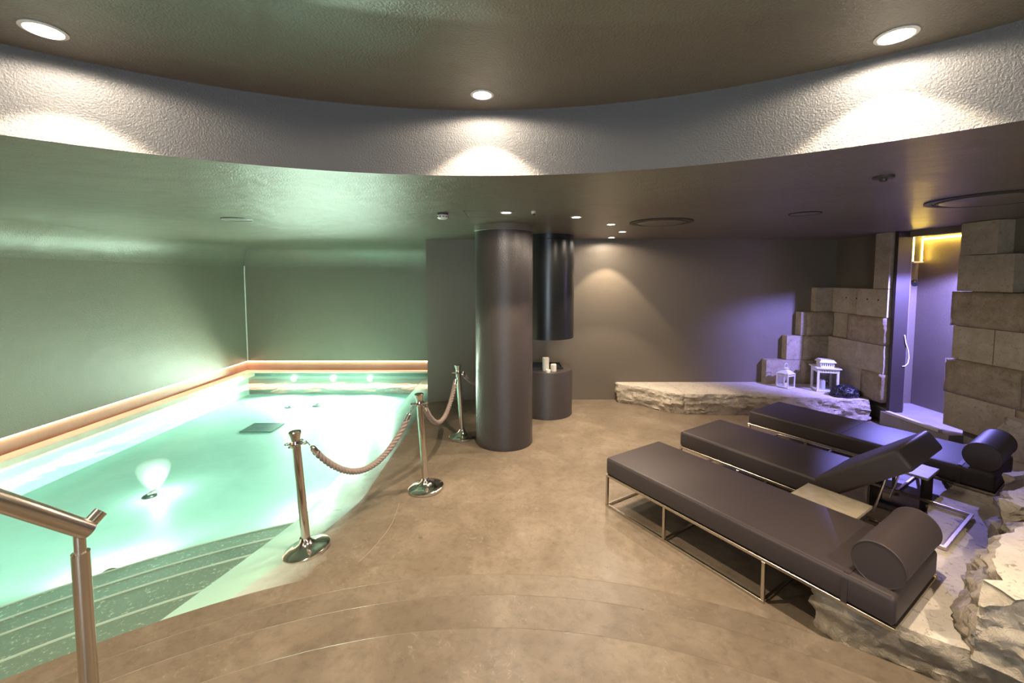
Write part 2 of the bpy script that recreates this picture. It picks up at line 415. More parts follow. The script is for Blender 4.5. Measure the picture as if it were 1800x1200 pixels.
# prof: distance from wall, drop below ceiling
vs = [(XL+d+.001, YN, ZC-h-.001) for d, h in prof]+[(XL+d+.001, YP-d, ZC-h-.001) for d, h in prof]
cb.add(vs, [(i, i+1, q+2+i, q+1+i) for i in range(q)])
vs = [(XL+d, YP-d-.001, ZC-h-.001) for d, h in prof]+[(XA, YP-d-.001, ZC-h-.001) for d, h in prof]
cb.add(vs, [(i, i+1, q+2+i, q+1+i) for i in range(q)])
ceil = struct(cb.build('ceiling', M['ceiling'], smooth=True), 'glossy dark ceiling with a round recess')
cu = MB(); n = 128
cu.add([(CF[0]+(RF+.1)*math.cos(2*math.pi*i/n), CF[1]+(RF+.1)*math.sin(2*math.pi*i/n), ZU) for i in range(n)], [tuple(range(n))])
struct(cu.build('ceiling_recess', M['ceiling']), 'raised round ceiling above the stairs')
fa = MB(); n = 160; vs = []; fs = []
for i in range(n):
    a = 2*math.pi*i/n; c, s_ = math.cos(a), math.sin(a)
    for r, z in ((RF, ZC), (RF-.004, ZU-.012), (RF-.012, ZU)): vs.append((CF[0]+r*c, CF[1]+r*s_, z))
for i in range(n):
    j = (i+1) % n
    for k in range(2): fs.append((3*i+k, 3*j+k, 3*j+k+1, 3*i+k+1))
fa.add(vs, fs); struct(fa.build('trim_6', M['fascia'], smooth=True), 'curved glossy fascia of the ceiling recess')

# water --------------------------------------------------------------
wa = MB(); pts = arc(CS, RE, 108, 188, 50)
outer = [(-1.47, YB+.0), (-1.47, YP-.05), (XL+.1, YP-.05), (XL+.1, pts[-1][1])]
poly = [(-1.35, 2.92), (-1.35, YB)]+outer+list(reversed(pts))
wa.add([(x, y, ZW) for x, y in poly], [tuple(range(len(poly)))])
wo = wa.build('pool_water', M['water'])
if wo.data.polygons[0].normal.z < 0: wo.data.flip_normals()
tag(wo, 'clear turquoise pool water filling the alcove', 'water', kind='stuff')

# ------------------------------------------------------------------ lamps
def downlight(x, y, z, watts, angle, label, group, r=.045, blend=.25, direction=(0,0,-1)):
    t = thing('recessed_downlight', label, 'downlight', (x, y, z), group=group)
    MB().lathe([(r, .004), (r+.014, .002), (r+.016, -.004), (r+.002, -.007), (r, -.004)], n=28, cap=False).build('bezel', M['white_metal'], t, smooth=True)
    MB().lathe([(.001, -.002), (r, -.002), (r, .004), (.001, .004)], n=24, cap=False).build('lens', M['lamp'], t)
    spot('spot_beam', t, (0, 0, -.012), direction, watts, WARM, angle, blend, .03)
    spot('spill', t, (0, 0, -.012), (0, 0, -1), watts*SPILL, WARM_SPILL, 172, .25, .03)
    return t
G1 = 'downlights in the round recess'
downlight(-1.97, 1.84, ZU, RECESS_W, 101, 'bright round downlight at the left end of the raised round ceiling', G1, .06)
downlight(-.17, 2.467, ZU, RECESS_W, 101, 'bright round downlight in the raised ceiling above the column', G1, .05)
downlight(1.653, 1.88, ZU, RECESS_W, 101, 'bright round downlight at the right end of the raised round ceiling', G1, .06)
for a, lab in ((16, 'round downlight of the raised ceiling right above the foreground boulders'), (-21, 'round downlight of the raised ceiling behind the viewer on the right'), (163, 'round downlight of the raised ceiling above the pool steps'), (200, 'round downlight of the raised ceiling behind the viewer on the left'), (270, 'round downlight of the raised ceiling by the entrance door')):
    x, y = CF[0]+3.0*math.cos(R(a)), CF[1]+3.0*math.sin(R(a))
    downlight(x, y, ZU, RECESS_W, 101, lab, G1, .06)
G2 = 'downlights in the low ceiling'
for x, y, lab in ((-.056, 4.19, 'square-glowing downlight in the low ceiling right above the column front'),
                  (.68, 4.50, 'downlight in the low ceiling just right of the column'),
                  (1.19, 5.11, 'downlight nearest the left end of the round ceiling vent'),
                  (1.54, 5.93, 'downlight in the low ceiling between the vent and the wall-washing one'),
                  (1.586, 6.76, 'downlight closest to the back wall casting the light cone on it')):
    downlight(x, y, ZC, LAMP_W, 84, lab, G2, .045)

# underwater lamps
def pool_lamp(loc, d, watts, label, angle=150, color=POOL_COL, group='underwater lamps'):
    t = thing('pool_lamp', label, 'pool lamp', loc, group=group)
    dv = Vector(d); q_ = dv.to_track_quat('-Z', 'Y').to_matrix().to_4x4()
    b = MB().lathe([(.055, .0), (.07, .0), (.07, -.012), (.055, -.016)], n=24, cap=False).build('rim', M['chrome'], t, smooth=True); b.matrix_local = q_
    b = MB().lathe([(.001, -.008), (.055, -.008)], n=24, cap=False).build('lens', M['pool_lamp'], t); b.matrix_local = q_
    spot('lamp_beam', t, dv.normalized()*.05, d, watts, color, angle, .4, .05)
for x, lab in ((-4.90, 'leftmost of the three lamps under water at the far end of the pool'), (-4.02, 'middle one of the three lamps under water at the far end of the pool'), (-3.19, 'rightmost of the three lamps under water at the far end of the pool')):
    pool_lamp((x, YP-.03, -.16), (0, -1, -.22), POOL_W*1.2, lab)
for y, lab in ((4.6, 'added unseen underwater lamp below the slope rim, the one nearest the pool steps'), (6.2, 'added unseen underwater lamp below the slope rim, the middle one'), (7.8, 'added unseen underwater lamp below the slope rim, the one farthest from the pool steps')):
    pool_lamp((xe(y)+.0, y, -.36), (-1, 0, -.25), POOL_W*.3, lab, 165)  # rim lamps added out of view to brighten the pool
for a, pw, lab in ((128, .8, 'added unseen underwater lamp in the lowest pool step, nearest the slope'), (143, .75, 'added unseen underwater lamp in the lowest pool step, middle one'), (160, .3, 'added unseen underwater lamp in the lowest pool step, nearest the left wall')):
    c, s_ = math.cos(R(a)), math.sin(R(a))
    pool_lamp((CS[0]+5.50*c, CS[1]+5.50*s_, -.475), (c, s_, .0), POOL_W*pw, lab, 165)  # unseen step lamps, added to light the near pool floor

# ------------------------------------------------------------------ doorway lights
yl = thing('led_strip', 'yellow glowing strip light along the top of the doorway passage', 'strip light')
MB().box(6.03, 6.075, 4.2, 6.28, 2.655, 2.68).build('light_run', M['led_yellow'], yl)
hb = thing('light_housing', 'narrow dark fitting at the top left inside the doorway', 'fitting', (5.965, 6.25, 2.2))
MB().box(-.06, .06, -.03, .065, .14, .50).build('housing', M['dark_plastic'], hb)
MB().box(-.07, -.06, -.032, -.02, .14, .50).build('edge_light', M['led_yellow'], hb)
MB().box(.05, .06, -.042, -.03, .14, .50).build('edge_light', M['led_yellow'], hb)
MB().box(-.075, .075, -.05, .065, .12, .14).build('bracket', M['white_metal'], hb)
def wall_spot(loc, d, watts, label, angle):
    t = thing('colour_spotlight', label, 'spotlight', loc, group='purple spotlights in the passage')
    q_ = Vector(d).to_track_quat('-Z', 'Y').to_matrix().to_4x4()
    b = MB().lathe([(.03, .06), (.035, .05), (.035, -.03), (.03, -.03)], n=20).build('body', M['black_metal'], t, smooth=True); b.matrix_local = q_
    spot('beam', t, Vector(d).normalized()*.05, d, watts, PURPLE, angle, .25, .03)
wall_spot((5.72, 4.90, 2.42), (0, .03, -1), 350, 'purple spotlight hidden behind the right door edge', 156)
wall_spot((5.845, 6.12, 2.02), (-1.64, -2.08, -1.6), 170, 'purple spotlight inside the doorway above the jamb', 34)

# ------------------------------------------------------------------ column and fireplace
c = thing('column', 'thick round dark brown column with a fine rough coat beside the pool', 'column', (-.10, 5.33, 0))
MB().lathe([(.365, .0), (.365, .05), (.362, .06), (.362, ZC-.075)], n=64).build('shaft', M['column'], c, smooth=True)
MB().lathe([(.372, ZC-.075), (.376, ZC-.07), (.376, ZC-.001)], n=64).build('collar', M['ceiling'], c, smooth=True)
h = thing('fireplace_hood', 'glossy black hood cylinder hanging from the ceiling behind the column', 'fireplace hood', (.555, 6.55, 0))
MB().lathe([(.39, 1.18), (.405, 1.18), (.405, ZC-.08), (.40, ZC-.075), (.40, ZC-.001)], n=64, cap=False).build('shell', M['black_metal'], h, smooth=True)
MB().lathe([(.001, 1.22), (.39, 1.22), (.39, 1.185)], n=48, cap=False).build('underside', M['black_metal'], h, smooth=True)
h = thing('round_hearth', 'low dark cylinder hearth standing behind the column', 'hearth', (.535, 6.50, 0))
MB().lathe([(.405, 0), (.405, .03), (.402, .04), (.402, .685), (.395, .70)], n=64).build('drum', M['column'], h, smooth=True)
fr = MB()
for a in ((-.25, .25, -.12, -.10), (-.25, .25, .28, .30), (-.25, -.23, -.10, .28), (.23, .25, -.10, .28)): fr.box(*a, .70, .725)
fr.build('tray_rim', M['black_metal'], h)
MB().box(-.23, .23, -.10, .28, .70, .704).build('tray', M['black_metal'], h)
def candle(loc, r, hgt, label):
    t = thing('pillar_candle', label, 'candle', loc, group='candles')
    MB().lathe([(r, 0), (r, hgt-.008), (r*.85, hgt), (r*.3, hgt-.006)], n=24).build('wax_body', M['wax'], t, smooth=True)
    MB().tube([(0, 0, hgt-.01), (.001, 0, hgt+.012)], .002, 6).build('wick', M['wick'], t)
candle((.51, 6.30, .70), .052, .20, 'tall white pillar candle on the dark hearth')
candle((.625, 6.27, .70), .045, .105, 'short white pillar candle on the hearth, right of the tall one')
candle((.535, 6.18, .70), .038, .04, 'squat white candle in front of the tall one on the hearth')

# ------------------------------------------------------------------ stanchions and ropes
def stanchion(loc, lean, base_lean, label, rz=0):
    t = thing('rope_stanchion', label, 'stanchion', loc, (0, -lean, rz), 'chrome rope stanchions')
    b = MB().lathe([(.001, .0), (.172, .0), (.176, .008), (.174, .022), (.165, .030), (.12, .040), (.075, .056), (.050, .078), (.040, .10), (.034, .115)], n=48).build('base', M['chrome'], t, smooth=True)
    b.rotation_euler = (0, -(base_lean-lean), 0)
    MB().lathe([(.032, .085), (.032, .86)], n=32).build('pole', M['chrome'], t, smooth=True)
    MB().lathe([(.033, .855), (.036, .862), (.036, .875), (.033, .882), (.032, .90), (.038, .93), (.046, .955), (.046, .962), (.041, .968), (.02, .970)], n=32).build('cap', M['chrome'], t, smooth=True)
    cl = MB().lathe([(.033, .862), (.050, .864), (.050, .872), (.033, .874)], n=32).build('collar', M['chrome'], t, smooth=True)
    for a in (0, 90, 180, 270):
        ca, sa = math.cos(R(a)), math.sin(R(a))
        ring = [(ca*(.064+.022*math.cos(u))-sa*.022*math.sin(u), sa*(.064+.022*math.cos(u))+ca*.022*math.sin(u), .868) for u in [2*math.pi*i/16 for i in range(16)]]
        MB().tube(ring, .005, 6, closed=True).build('loop', M['chrome'], cl, smooth=True)
    return t
S = [(-1.625, 3.21, slope_z(-1.625, 3.21)+.0), (-.86, 4.09, -.002), (-.655, 5.44, 0)]
stanchion((S[0][0], S[0][1], S[0][2]-.004), R(4), R(10), 'nearest chrome rope stanchion, at the edge of the wet slope', R(0))
stanchion((S[1][0], S[1][1], S[1][2]-.004), R(3.5), R(4.5), 'middle chrome rope stanchion, standing on the dry floor')
stanchion((S[2][0], S[2][1], -.001), R(3.0), R(1.2), 'farthest chrome rope stanchion, just left of the column')
def top_of(i, ang):
    p = Vector((.075*math.cos(ang), .075*math.sin(ang), .862)); lean = [R(4), R(3.5), R(3)][i]
    p = Matrix.Rotation(-lean, 4, 'Y') @ p; return p+Vector(S[i])
def rope(p0, p1, sag, label):
    p0, p1 = Vector(p0), Vector(p1); t = thing('barrier_rope', label, 'rope', (0,0,0), group='barrier ropes')
    N = 150; r = .0140; d = (p1-p0); side = Vector((d.x, d.y, 0)).normalized(); nrm = side.cross(Vector((0,0,1)))
    def P(u): return p0+d*u-Vector((0,0,1))*sag*4*u*(1-u)
    L = sum((P((i+1)/N)-P(i/N)).length for i in range(N)); cb_ = MB()
    u0, u1 = .10/L, 1-.10/L
    for k in range(3):
        path = []
        for i in range(N+1):
            u = u0+(u1-u0)*i/N; tg = (P(u+.002)-P(u-.002)).normalized(); b1 = nrm; b2 = tg.cross(b1).normalized()
            a = 2*math.pi*(k/3+u*L/.11); path.append(P(u)+(b1*math.cos(a)+b2*math.sin(a))*r*1.02)
        cb_.tube(path, r, 7)
    cb_.build('cord', M['rope'], t, smooth='all')
    for a, b_ in ((0, u0*1.2), (1, 1-u0*1.2)):
        q0, q1 = P(a), P(b_); mid = q0.lerp(q1, .45)
        hk = MB().tube([mid, q0.lerp(q1, .55), q1], [.012, .024, .024], 14).build('end_ferrule', M['chrome'], t, smooth=True)
        ringp = []; ax = (q1-q0).normalized()
        for i in range(14):
            an = 2*math.pi*i/14; ringp.append(q0+ax*(.028-.028*math.cos(an))+nrm*.012*math.sin(an))
        MB().tube(ringp, .0035, 6, closed=True).build('hook', M['chrome'], t, smooth=True)
def dirang(i, j): return math.atan2(S[j][1]-S[i][1], S[j][0]-S[i][0])
rope(top_of(0, dirang(0, 1)), top_of(1, dirang(1, 0)), .43, 'twisted brown rope sagging between the nearest and middle stanchions')
rope(top_of(1, dirang(1, 2)), top_of(2, dirang(2, 1)), .40, 'twisted pale rope sagging between the middle and farthest stanchions')
rope(top_of(2, R(65)), (-.20, 7.10, .86), .34, 'twisted pale rope running from the farthest stanchion behind the column')
wh = thing('wall_hook', 'small chrome rope hook on the back wall behind the column', 'hook', (-.20, YB, .86))
MB().lathe([(.03, 0), (.03, .01), (.012, .02)], n=20).build('plate', M['chrome'], wh, smooth=True).rotation_euler = (R(90), 0, 0)
MB().tube([(0, -.01, 0), (0, -.05, -.005), (0, -.062, .0), (0, -.066, .02)], .006, 8).build('hook_arm', M['chrome'], wh, smooth=True)

# ------------------------------------------------------------------ handrail
hr = thing('handrail', 'brushed steel handrail on a post beside the stairs at the left edge', 'handrail', (-1.60, 1.50, .42))
MB().lathe([(.027, 0), (.027, .665)], n=28).build('post_sleeve', M['brushed'], hr, smooth=True)
MB().lathe([(.060, 0), (.060, .008), (.036, .012)], n=28).build('flange', M['brushed'], hr, smooth=True)
MB().lathe([(.018, .60), (.018, .735)], n=24).build('post_rod', M['brushed'], hr, smooth=True)
MB().tube([(.022, .012, .742), (-.06, -.20, .98), (-.28, -.55, 1.22), (-.52, -.85, 1.30)], .031, 24).build('rail', M['brushed'], hr, smooth=True)
MB().tube([(.012, .0, .745), (.030, .055, .790)], .023, 24).build('return_stub', M['brushed'], hr, smooth=True)
MB().tube([(-.28, -.55, 0), (-.28, -.55, 1.22)], .031, 20).build('second_post', M['brushed'], hr, smooth=True)

# ------------------------------------------------------------------ loungers
DV, NV = (.54, -.8417), (.8417, .54)
LA = math.atan2(DV[1], DV[0])      # local +x runs foot -> head, local +y across to the far side
LW, LL = .74, 2.04
def lounger(o, label, style):
    t = thing('spa_lounger', label, 'lounger', (o[0], o[1], 0), (0, 0, LA), 'loungers')
    b = .011
    def bar(nm, x0, x1, y0, y1, z0, z1): return MB().box(x0, x1, y0, y1, z0, z1).build(nm, M['brushed'], t, bevel=.002, seg=1)
    for x in (0, .62, 1.38):
        for y in (0, LW-2*b): bar('leg', x, x+2*b, y, y+2*b, .022, .278)
    for y in (0, LW-2*b):
        bar('side_rail', 0, LL, y, y+2*b, .278, .30); bar('floor_rail', 0, 1.402, y, y+2*b, .0, .022)
    for x in (0, LL-2*b): bar('cross_rail', x, x+2*b, 2*b, LW-2*b, .278, .30)
    for x in (0, .62, 1.38): bar('floor_cross_rail', x, x+2*b, 2*b, LW-2*b, .0, .022)
    def pad(nm, L): return MB().box(0, L, 0, LW, 0, .16).build(nm, M['leather'], t, smooth=True, bevel=.028, seg=4)
    def pip(L, par):
        pth = [(.02, .012, .152), (L-.02, .012, .152)]
        return MB().tube(pth, .0045, 6).build('piping', M['leather'], par, smooth=True)
    if style == 'raised':
        p = pad('seat_pad', 1.31); p.location = (-.004, 0, .30); pip(1.31, p)
        k = pad('back_pad', .70); k.location = (1.325, 0, .305); k.rotation_euler = (0, -R(40), 0); pip(.70, k)
        for y in (.18, LW-.20):
            MB().tube([(1.66, y, .575), (1.60, y, .29)], .007, 8).build('prop', M['brushed'], t)
    else:
        p = pad('pad', LL); p.location = (-.004, 0, .30); pip(LL, p)
        if style == 'seamed':
            MB().box(.93, .936, .03, LW-.03, .4605, .4625).build('seam', M['leather'], t)
        bx = LL-.10; rr = .118
        bo = MB().lathe([(rr-.006, 0), (rr, .006), (rr, LW-.126), (rr-.006, LW-.12)], n=48).build('bolster', M['leather'], t, smooth=True)
        bo.location = (bx, .06, .46+rr-.012); bo.rotation_euler = (R(-90), 0, 0)
        for yy in (.002, LW-.122):
            MB().tube([((rr-.002)*math.cos(2*math.pi*i/40), (rr-.002)*math.sin(2*math.pi*i/40), yy) for i in range(40)], .005, 6, closed=True).build('piping', M['leather'], bo, smooth=True)
        st = MB(); sx = LL-.235
        st.box(sx, sx+.028, -.004, .0, .30, .44); st.box(sx, sx+.028, LW, LW+.004, .30, .44)
        st.box(sx, sx+.028, .02, LW-.02, .459, .4635)
        st.build('strap', M['leather'], t)
        MB().box(LL-.09, LL-.03, .10, LW-.10, .44, .50).build('bolster_mount', M['leather'], t, bevel=.01)
    return t
O1, O2, O3 = (.862, 3.765), (1.80, 4.42), (2.93, 5.12)
lounger(O1, 'nearest brown padded lounger with a round bolster at its head', 'flat')
lounger(O2, 'middle dark lounger with its backrest raised and no bolster', 'raised')
lounger(O3, 'farthest dark lounger, washed purple at its bolster end by the doorway', 'seamed')
def loc_pt(a, n_): return (O1[0]+DV[0]*a+NV[0]*n_, O1[1]+DV[1]*a+NV[1]*n_)
def side_table(a, n_, label, wx=.42, wy=.33, ztop=.42):
    p = loc_pt(a, n_); t = thing('side_table', label, 'side table', (p[0], p[1], 0), (0, 0, LA), 'side tables')
    MB().box(0, wx, 0, wy, ztop-.022, ztop).build('table_top', M['table'], t, bevel=.003)
    for x in (.03, wx-.05):
        MB().box(x, x+.02, .03, wy-.03, .0, ztop-.022).build('leg_panel', M['black_metal'], t)
    MB().box(.05, wx-.05, wy/2-.01, wy/2+.01, .02, .04).build('stretcher', M['black_metal'], t)
side_table(1.19, .775, 'low beige side table between the nearest and middle loungers')
side_table(1.28, 2.03, 'low purple-lit side table between the middle and farthest loungers')

# ------------------------------------------------------------------ rocks
def rough_slab(name, poly, z0, z1, label, cat, amp=.045, step=.035, inset=0.0, seed=0, group=None, top_amp=.004, lip=.02, smooth_edges=()):
    n = len(poly); per = []
    for i in range(n):
        a = Vector(poly[i]); b = Vector(poly[(i+1) % n]); L = (b-a).length; k = max(1, int(L/step))
        for j in range(k): per.append((a.lerp(b, j/k), i in smooth_edges))
    # counter-clockwise outline
    area = sum(per[i][0].x*per[(i+1) % len(per)][0].y-per[(i+1) % len(per)][0].x*per[i][0].y for i in range(len(per)))
    if area < 0: per.reverse()
    m = len(per); cx = sum(p.x for p, _ in per)/m; cy = sum(p.y for p, _ in per)/m; C = Vector((cx, cy))
    H = z1-z0; rows = max(3, int(H/step*1.1)); vs = []; fs = []; ms = []
    nr = []
    for i in range(m):
        d = per[(i+1) % m][0]-per[i-1][0]; nr.append(Vector((d.y, -d.x)).normalized())
    for r in range(rows+1):
        v = r/rows
        for i in range(m):
            p, sm = per[i]; z = z0+H*v
            q = Vector((p.x*2.2+seed*7.1, p.y*2.2, z*3.2))
            sk = Vector((q.x+q.z*.9, q.y+q.z*.9, q.z*1.5))
            nz = noise.fractal(q, 1.0, 2.1, 4)*.55 + (noise.ridged_multi_fractal(sk*1.3, .9, 2.2, 5, 1.0, 2.0)-1.0)*.62 + noise.noise(sk*6.5)*.35 + noise.noise(q*13)*.2
            bulge = math.sin(math.pi*min(1, v*1.0))*.35
            off = (0 if sm else amp)*(nz*(1 if 0 < r < rows else .5)+bulge)-inset*v - (lip*amp*10*max(0, v-.85)/.15 if not sm else 0)*.3
            pp = p+nr[i]*off
            vs.append((pp.x, pp.y, z+(0 if r in (0, rows) or sm else amp*.35*noise.noise(q*2.1+Vector((9, 3, 1))))))
    for r in range(rows):
        for i in range(m):
            j = (i+1) % m; fs.append((r*m+i, r*m+j, (r+1)*m+j, (r+1)*m+i)); ms.append(0)
    base = rows*m; rings = 6
    for k in range(1, rings):
        f = k/rings
        for i in range(m):
            x, y, z = vs[base+i]; px, py = x+(cx-x)*f, y+(cy-y)*f
            vs.append((px, py, z1+top_amp*noise.noise(Vector((px*3, py*3, seed)))*1.0))
    for k in range(rings-1):
        o0 = base+k*m; o1 = base+(k+1)*m
        for i in range(m):
            j = (i+1) % m; fs.append((o0+i, o0+j, o1+j, o1+i)); ms.append(1)
    vs.append((cx, cy, z1)); ic = len(vs)-1; o0 = base+(rings-1)*m
    for i in range(m): fs.append((o0+i, o0+(i+1) % m, ic)); ms.append(1)
    fs.append(tuple(reversed(range(m)))); ms.append(0)
    b = MB(); b.v = [tuple(v) for v in vs]; b.f = fs; b.m = ms
    o = b.build(name, [M['rock'], M['rock_top']], smooth='all')
    try: o.data.set_sharp_from_angle(angle=R(48))
    except Exception: pass
    return tag(o, label, cat, group)
rough_slab('stone_bench', [(1.80, 7.15), (1.80, 7.0), (2.14, 6.82), (2.46, 6.46), (2.66, 6.40), (2.66, 7.15)], 0, .31, 'rough pale stone bench piece at the left end along the back wall', 'stone bench', .05, .022, seed=1, group='stone bench pieces', smooth_edges=(4, 5))
rough_slab('stone_bench', [(2.665, 7.15), (2.665, 6.40), (3.70, 6.37), (4.15, 6.22), (4.75, 6.17), (5.22, 6.05), (5.32, 6.2), (5.38, 7.0), (5.36, 7.15)], 0, .31, 'long rough stone bench piece carrying the white lanterns', 'stone bench', .05, .022, seed=2, group='stone bench pieces', smooth_edges=(0, 8))

# raised stone ledge under the lounger heads, hugging the stairs
front = arc(CS, 3.66, 57.5, 24, 10)
ledge = [(1.84, 2.42), (2.3, 2.72), (2.80, 3.05), (3.20, 3.16), (3.66, 3.48), (4.20, 3.84), (4.66, 4.46), (5.24, 4.6), (5.28, .6)]+list(reversed(front))
rough_slab('stone_ledge', ledge, 0, .27, 'broad pale stone platform under the lounger heads, rough along its front', 'stone ledge', .05, .022, seed=3)
rough_slab('boulder', [(2.19, 1.92), (2.36, 2.14), (2.75, 2.42), (3.18, 2.62), (3.55, 2.45), (3.45, 1.75), (3.0, 1.15), (2.55, 1.40)], .272, .62, 'big pale foreground boulder at the right edge, nearest the stairs', 'boulder', .075, .02, inset=.12, seed=4, group='boulders')
rough_slab('boulder', [(3.22, 2.68), (3.42, 2.90), (3.75, 3.0), (4.4, 2.95), (4.4, 2.3), (3.75, 2.2), (3.62, 2.5)], .272, .62, 'pale boulder behind the foreground one at the right edge', 'boulder', .06, .022, inset=.07, seed=5, group='boulders')
rough_slab('boulder', [(3.75, 3.12), (3.98, 3.22), (4.35, 3.40), (4.85, 3.75), (5.2, 3.7), (5.2, 3.05), (4.4, 3.02)], .272, .60, 'grey-brown boulder beside the farthest lounger bolster', 'boulder', .04, .024, inset=.03, seed=6, group='boulders')
rough_slab('boulder', [(5.03, 3.92), (5.0, 4.18), (5.08, 4.34), (5.24, 4.34), (5.24, 3.88)], .272, .66, 'dark boulder against the stone wall at the right edge', 'boulder', .04, .024, inset=.06, seed=8, group='boulders')

# ------------------------------------------------------------------ stone wall cladding
def block(face, a0, a1, z0, z1, depth, rough, seed, parent, base, side_rough=0.0):
    """face 'x': stands on the right wall looking -X (a = Y); 'y': on the back wall looking -Y (a = X)."""
    g = .004; a0 += g; a1 -= g; z0 += g; z1 -= g
    na = max(4, int((a1-a0)/.06)); nz_ = 7; vs = []; fs = []
    for j in range(nz_+1):
        for i in range(na+1):
            u, v = i/na, j/nz_; a = a0+(a1-a0)*u; z = z0+(z1-z0)*v
            e = min(u, 1-u, v, 1-v); q = Vector((a*3+seed, z*3, seed*1.7))
            d = depth+rough*(noise.fractal(q, 1, 2, 4)*.8+.3)*(1 if e > 0 else .25)
            if side_rough and i == 0: a += side_rough*(noise.noise(Vector((z*9, seed, 2)))*1.3)
            vs.append((a, z, d))
    nf = len(vs)
    for j in range(nz_):
        for i in range(na):
            k = j*(na+1)+i; fs.append((k, k+1, k+na+2, k+na+1))
    rim = [i for i in range(na+1)]+[j*(na+1)+na for j in range(1, nz_+1)]+[nz_*(na+1)+i for i in range(na-1, -1, -1)]+[j*(na+1) for j in range(nz_-1, 0, -1)]
    for k in rim: vs.append((vs[k][0], vs[k][1], 0))
    for k in range(len(rim)):
        l = (k+1) % len(rim); fs.append((rim[k], nf+k, nf+l, rim[l]))
    if face == 'x': P = [(base-d, a, z) for a, z, d in vs]
    else: P = [(a, base-d, z) for a, z, d in vs]
    b = MB(); b.add(P, fs)
    return b.build('stone_block', M['block'] if rough > .012 else M['block_s'], parent, smooth='all' if rough > .012 else False)
Z = [.305, .72, 1.13, 1.53, 1.94, 2.36, ZC-.002]
# on the back wall, climbing to the corner
for k, (a0, a1, zi, dep, ro) in enumerate(((4.29, 4.88, 0, .13, .006), (4.88, 5.40, 0, .15, .03), (4.62, 4.90, 1, .13, .006), (4.90, 5.40, 1, .15, .045), (4.84, 4.93, 2, .14, .006), (4.93, 5.40, 2, .15, .045), (5.09, 5.42, 3, .12, .004))):
    block('y', a0, a1, Z[zi], Z[zi+1], dep, ro, 11+k, wb, YB)
# on the right wall, corner to door jamb
for k, (a0, a1, zi, zj, dep, ro) in enumerate(((5.93, 6.30, 0, 1, .215, .02), (6.30, 7.02, 0, 1, .17, .012), (5.94, 7.02, 1, 2, .20, .004), (5.94, 6.62, 2, 3, .205, .022), (6.62, 7.02, 2, 3, .13, .004), (5.93, 6.45, 3, 4, .20, .004), (6.45, 7.03, 3, 4, .14, .004), (5.93, 6.18, 4, 6, .20, .003))):
    bo = block('x', a0, a1, Z[zi], Z[zj], dep, ro, 31+k, wr, XR, .012 if zi < 3 and a0 < 6 else 0)
    if zi == 3:
        for yy in ((6.08, 6.27) if a0 < 6 else (6.54, 6.74)):
            MB().lathe([(.012, 0), (.012, .012)], n=10).build('drill_hole', M['wick'], bo).matrix_world = Matrix.Translation((XR-dep-.004, yy, 1.78)) @ Matrix.Rotation(R(90), 4, 'Y')
# on the right wall, door to the right edge
for k, (a0, a1, zi, zj, dep, ro) in enumerate(((5.03, 4.64, 5, 6, .18, .006), (5.03, 4.46, 4, 5, .19, .006), (5.06, 3.9, 3, 4, .21, .028), (3.9, 3.0, 3, 4, .21, .028), (5.04, 4.60, 2, 3, .19, .004), (4.60, 3.0, 2, 3, .19, .004), (5.08, 4.3, 1, 2, .22, .024), (4.3, 3.0, 1, 2, .22, .024), (5.08, 4.35, 0, 1, .20, .008), (4.35, 3.0, 0, 1, .20, .02))):
    block('x', min(a0, a1), max(a0, a1), Z[zi], Z[zj], dep, ro, 51+k, wr, XR)

# ------------------------------------------------------------------ lanterns, bag, cord
def lantern_large(loc, rz):
    t = thing('lantern', 'larger white lantern with slotted roof on the stone bench', 'lantern', loc, (0, 0, rz), 'white lanterns')
    w_ = .13; m = M['white_metal']
    MB().box(-w_-.02, w_+.02, -w_-.02, w_+.02, 0, .025).build('base', m, t, bevel=.003)
    for sx in (-1, 1):
        for sy in (-1, 1): MB().box(sx*w_-.014, sx*w_+.014, sy*w_-.014, sy*w_+.014, .025, .36).build('corner_post', m, t)
    def slotted(nm, hw, z0, z1, ns):
        b = MB()
        for s_ in (-1, 1):
            for rot in (0, 1):
                def bx(a0, a1, z0_, z1_):
                    if rot: b.box(s_*hw-.006, s_*hw+.006, a0, a1, z0_, z1_)
                    else: b.box(a0, a1, s_*hw-.006, s_*hw+.006, z0_, z1_)
                h_ = (z1-z0); bx(-hw, hw, z0, z0+h_*.25); bx(-hw, hw, z1-h_*.25, z1)
                for i in range(ns+1):
                    a = -hw+2*hw*i/ns; bx(a-hw*.09, a+hw*.09, z0+h_*.25, z1-h_*.25)
        return b.build(nm, m, t)
    slotted('slotted_frieze', w_+.005, .30, .36, 8)
    MB().prism([(-w_-.04, -w_-.04), (w_+.04, -w_-.04), (w_+.04, w_+.04), (-w_-.04, w_+.04)], .36, .378).build('roof_plate', m, t, bevel=.004)
    slotted('slotted_chimney', .085, .378, .455, 6)
    b = MB(); s0, s1 = .115, .085
    b.add([(-s0,-s0,.455),(s0,-s0,.455),(s0,s0,.455),(-s0,s0,.455),(-s1,-s1,.495),(s1,-s1,.495),(s1,s1,.495),(-s1,s1,.495)], [(0,3,2,1),(4,5,6,7),(0,1,5,4),(1,2,6,5),(2,3,7,6),(3,0,4,7)])
    b.build('chimney_cap', m, t)
    for s_ in (-1, 1):
        MB().box(-w_+.014, w_-.014, s_*w_-.0015, s_*w_+.0015, .025, .30).build('pane', M['glass'], t)
        MB().box(s_*w_-.0015, s_*w_+.0015, -w_+.014, w_-.014, .025, .30).build('pane', M['glass'], t)
